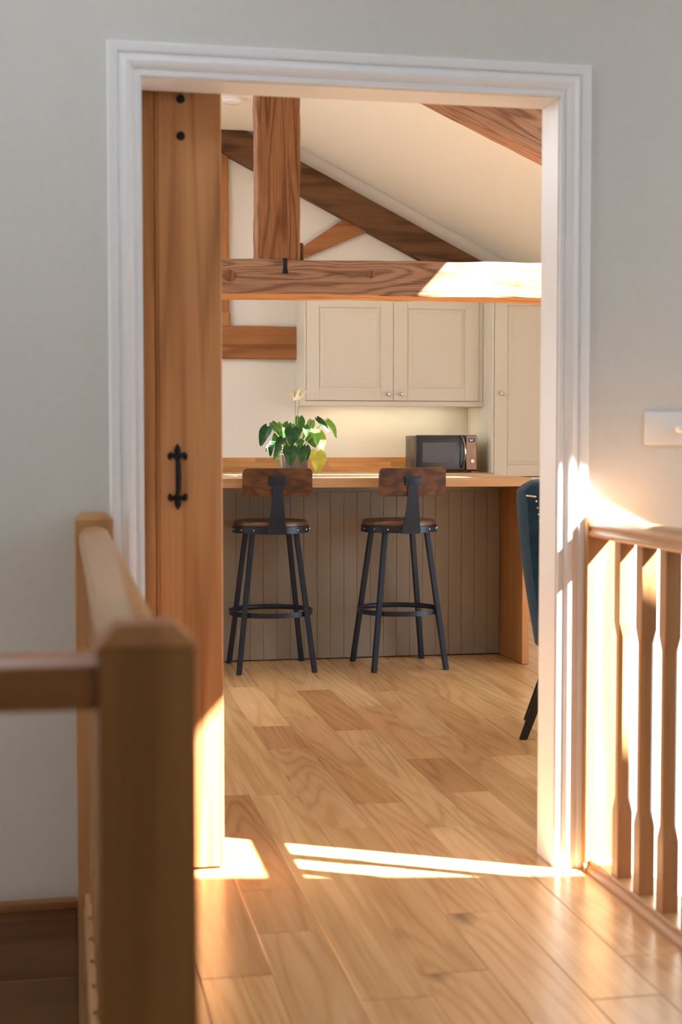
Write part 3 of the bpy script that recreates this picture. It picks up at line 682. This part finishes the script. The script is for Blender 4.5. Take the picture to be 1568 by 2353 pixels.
def leaf(base, tip, width, curl=.16, n=9, m=6, out=Vector((0, -1, .25))):
    base, tip = Vector(base), Vector(tip); ax = tip - base; Ln = ax.length; ax.normalize()
    nrm = (out - ax * out.dot(ax)).normalized(); sd = ax.cross(nrm).normalized()
    b = bmesh.new(); g = []
    for i in range(n + 1):
        v = i / n; hw = .5 * width * (1.28 * math.sqrt(max(0, min(1, v * 3.2 + .10))) * (1 - v) ** .62) if v < 1 else 0
        hw = min(hw, .52 * width); row = []
        c = base + ax * (Ln * v) + nrm * (curl * Ln * math.sin(math.pi * min(1, v * 1.05)))
        for j in range(-m // 2, m // 2 + 1):
            u = j / (m / 2)
            back = -.13 * Ln * (abs(u) ** 1.5) * max(0, 1 - v * 3.0)         # heart-shaped lobes
            row.append(b.verts.new(c + sd * (hw * u) + ax * back - nrm * (.16 * hw * (1 - abs(u)) * 2 - .02 * Ln * math.sin(9 * v + 3 * u) * abs(u))))
        g.append(row)
    for i in range(n):
        for j in range(m): b.faces.new([g[i][j], g[i][j + 1], g[i + 1][j + 1], g[i + 1][j]])
    bmesh.ops.remove_doubles(b, verts=list(b.verts), dist=1e-5); bmesh.ops.recalc_face_normals(b, faces=list(b.faces))
    k = B(); k.b.free(); k.b = b; return k
P0 = pp.location.copy()
for i, (a, t, wdt, kind) in enumerate(LEAVES):
    a_ = Vector(a) - P0; t_ = Vector(t) - P0
    side = Vector((a_.x * 1.2, -.8 if a_.y < .06 else .8, .5)).normalized()
    lf = leaf(a_, t_, wdt * 1.02, .10 + .05 * ((i * 7) % 3), out=side).obj('leaf', 'leaf_' + kind, pp, smooth=True, angle=80)
    r0 = Vector((a_.x * .18, a_.y * .25, .10)); mid = r0.lerp(a_, .55) + Vector((-.1 * a_.x, 0, .035))
    pts = [r0 * (1 - s) ** 2 + mid * 2 * s * (1 - s) + a_ * s * s for s in (k / 6 for k in range(7))]
    B().tube(pts, .0021, 6).obj('stem', 'stem', pp, smooth=True)
for base, tip, root, wdt in (((1.176, 7.19, 1.350), (1.200, 7.185, 1.388), (1.168, 7.2, 1.04), .062), ((1.204, 7.2, 1.346), (1.240, 7.19, 1.371), (1.185, 7.2, 1.04), .046)):
    a_ = Vector(base) - P0; t_ = Vector(tip) - P0
    s0 = a_ - (t_ - a_) * .45
    leaf(s0, t_, wdt, .12, out=Vector((-.4, -.8, .5))).obj('spathe', 'spathe', pp, smooth=True, angle=80)
    r0 = Vector(root) - P0; mid = Vector((.5 * (r0.x + a_.x) + (.012 if wdt > .05 else -.012), a_.y, .5 * (r0.z + a_.z)))
    pts = [r0 * (1 - s) ** 2 + mid * 2 * s * (1 - s) + a_ * s * s for s in (k / 8 for k in range(9))]
    B().tube(pts, .0022, 6).obj('flower_stem', 'stem', pp, smooth=True)
    B().tube([a_, a_ + Vector((-.002, -.004, .020))], [.0022, .0014], 8).obj('spadix', 'leaf_l', pp, smooth=True)

# ------------------------------------------------------------------ timber: truss and gable frame
TRY = 6.52
tr = tag(empty('roof_truss', (XR, TRY, 1.85)), 'weathered oak roof truss with tie beam and king post above the island', 'roof truss')
def trp(o): o.location -= tr.location; o.parent = tr; return o
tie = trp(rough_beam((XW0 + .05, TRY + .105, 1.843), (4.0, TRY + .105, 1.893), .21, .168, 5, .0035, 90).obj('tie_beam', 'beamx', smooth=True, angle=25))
tie.data.materials.append(M['under_bounce'])
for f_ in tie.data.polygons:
    if f_.normal.z < -.8: f_.material_index = 1  # downward faces take the tint painted for bounced sunlight
trp(rough_beam((.996, TRY + .085, 1.940), (.996, TRY + .085, 3.19), .198, .16, 9, .0022, 40, up=(0, 1, 0)).obj('king_post', 'beam', smooth=True, angle=25))
def raf(x0, z0, x1, z1, wy, ht, seed, y, nm, mat):
    p0, p1 = Vector((x0, y, z0)), Vector((x1, y, z1)); d = p1 - p0; ln = d.length
    b = rough_beam((-ln / 2, 0, 0), (ln / 2, 0, 0), wy, ht, seed, .003, 40)
    o = b.obj(nm, mat, centre=False, smooth=True, angle=25); o.location = (p0 + p1) / 2; o.rotation_euler = (0, -math.atan2(d.z, d.x), 0); return o
# principal rafters: underside through (1.797, 2.66) and (2.219, 2.467)
trp(raf(1.10, 3.118, 3.99, 1.81, .17, .20, 21, TRY + .10, 'principal_rafter', 'beamx'))
trp(raf(.88, 3.10, -1.85, 1.86, .17, .20, 22, TRY + .10, 'principal_rafter', 'beamx'))
for x, z, r in ((1.427, 1.890, .016), (.765, 1.870, .026)):
    b = B().lathe([(0, -.006), (r * .7, -.0055), (r, -.003), (r, .01)], (0, 0, 0), 18, 1); o = b.obj('peg', 'beam', smooth=True, centre=False); o.location = (x, TRY + .001, z); trp(o)
b = B(); b.box((1.011, TRY - .006, 1.888), (1.0337, TRY + .004, 1.955), .003); b.box((1.009, TRY - .010, 1.884), (1.0357, TRY, 1.898), .003); trp(b.obj('iron_strap', 'iron'))
trp(B().box((1.097, TRY + .09, 1.953), (1.125, TRY + .16, 2.04), .006).obj('wedge_block', 'darkbeam'))
gf = tag(empty('gable_timbers', (1.6, YB - .02, 2.3)), 'exposed dark oak timbers set into the gable wall behind the truss', 'wall timbers')
def gp(o): o.location -= gf.location; o.parent = gf; return o
# gable rafter, cut by the flat ceiling
gy = YB - .045
b = B(); b.prism([(1.245, 3.203), (.80, 3.203), (2.95, 2.130), (2.95, 2.349)], 1, YB - .09, YB - .001); gp(b.obj('gable_rafter', 'darkbeam'))
b = B(); b.prism([(2 * XR - 1.245 - .02, 3.203), (2 * XR - .80 - .02, 3.203), (-1.85, 1.70), (-1.85, 1.90)][::-1], 1, YB - .05, YB - .001); gp(b.obj('gable_rafter', 'darkbeam'))
b = B(); b.prism([(1.60, 2.337), (1.70, 2.39), (2.09, 2.56), (1.93, 2.645), (1.66, 2.46), (1.58, 2.40)], 1, YB - .040, YB - .001); gp(b.obj('strut', 'oakx'))
gp(rough_beam((1.040, YB - .02, 1.99), (1.040, YB - .02, 3.09), .185, .04, 31, .002, 20, up=(0, 1, 0)).obj('gable_post', 'oakz', smooth=True, angle=25))
gp(rough_beam((1.050, YB - .02, 1.899), (1.050, YB - .02, 1.99), .185, .045, 33, .001, 8, up=(0, 1, 0)).obj('gable_post', 'oakz', smooth=True, angle=25))
gp(rough_beam((-1.6, YB - .022, 1.787), (1.596, YB - .022, 1.787), .044, .222, 35, .002, 40).obj('wall_rail_beam', 'oakx', smooth=True, angle=25))
gp(rough_beam((-1.6, YB - .022, 2.24), (2.80, YB - .022, 2.24), .044, .16, 37, .002, 40).obj('wall_tie_beam', 'oakx', smooth=True, angle=25))

# smoke detector on the flat ceiling strip
sd = tag(empty('smoke_detector', (1.050, 8.76, FLAT - .001)), 'round white smoke detector on the ceiling beside the king post', 'smoke detector')
B().lathe([(0, 0), (.066, 0), (.066, -.010), (0, -.0105)], (0, 0, 0), 32).obj('base', 'plastic', sd, smooth=True)
B().lathe([(0, -.0105), (.060, -.0105), (.057, -.026), (.036, -.036), (0, -.037)], (0, 0, 0), 32).obj('cover', 'plastic', sd, smooth=True)

# ------------------------------------------------------------------ blue velvet chair (mostly behind the door jamb)
def make_chair():
    r = tag(empty('dining_chair'), 'blue velvet dining chair with silver studs and black legs', 'chair')
    # local: chair faces +X, width along Y; back plane leans to -X
    hw = .225
    def bx(z): return -.262 - .125 * (z - .36) - .012 * math.sin(math.pi * min(1, max(0, (z - .36) / .6))) + 24 * max(0, z - .915) ** 2
    zs = [.345, .40, .50, .60, .70, .80, .885, .925, .947, .958, .963]
    rs = []
    for i, z in enumerate(zs):
        ring = []; sh = [.93, .96, .99, 1, 1.02, 1.04, 1.05, 1.02, .96, .88, .74][i]; th = [.05, .075, .09, .095, .095, .09, .085, .08, .07, .055, .03][i]
        n = 12
        for k in range(n + 1):
            y = -hw * sh + 2 * hw * sh * k / n; wrap = .045 * (abs(y) / hw) ** 2.2
            ring.append((bx(z) + wrap, y, z))
        for k in range(n, -1, -1):
            y = -hw * sh * .97 + 2 * hw * sh * .97 * k / n; wrap = .085 * (abs(y) / hw) ** 2.2
            ring.append((bx(z) + th + wrap, y, z))
        rs.append(ring)
    b = B(); b.rings(rs); b.obj('back', 'velvet', r, smooth=True, angle=70)
    B().box((-.235, -.225, .345), (.25, .225, .475), .035, 4).obj('seat', 'velvet', r, smooth=True, angle=70)
    def leg(x0, y0, x1, y1, w0, w1, z1):
        b = B(); b.rings([[(x0 + u * w0, y0 + v * w0, 0) for u, v in ((-1, -1), (1, -1), (1, 1), (-1, 1))], [(x1 + u * w1, y1 + v * w1, z1) for u, v in ((-1, -1), (1, -1), (1, 1), (-1, 1))]])
        bmesh.ops.bevel(b.b, geom=list(b.b.edges), offset=.003, segments=2, affect='EDGES'); b.obj('leg', 'blackwood', r, smooth=True, angle=50)
    for s in (-1, 1): leg(-.294, s * .190, -.165, s * .185, .0155, .021, .36); leg(.225, s * .19, .215, s * .185, .014, .021, .36)
    nb = B()
    def stud(sd, z, f):
        # on the side of the back: f = distance in from the rear edge
        k = max(i for i, q in enumerate(zs) if q <= z); u = (z - zs[k]) / (zs[k + 1] - zs[k])
        SH = [.93, .96, .99, 1, 1.02, 1.04, 1.05, 1.02, .96, .88, .74]; sh = SH[k] + (SH[k + 1] - SH[k]) * u
        nb.ball((bx(z) + .045 * sh ** 2.2 + f, sd * (hw * sh * (1 - .03 * f / .13) + .0005), z), .0042, (1, .7, 1), 8, 6)
    for sd in (-1, 1):
        for k in range(6): stud(sd, .912 - .004 * k / 6, .003 + .006 * k)
        for k in range(16): stud(sd, .892 - .024 * k, .034 + .008 * math.sin(math.pi * k / 8))
    o = nb.obj('nailhead_trim', 'stud', r, smooth=True); o['kind'] = 'stuff'; o['label'] = 'row of silver nailheads'
    return r
ch = make_chair(); ch.location = (2.030, 5.111, 0); ch.rotation_euler = (0, 0, math.radians(-21))
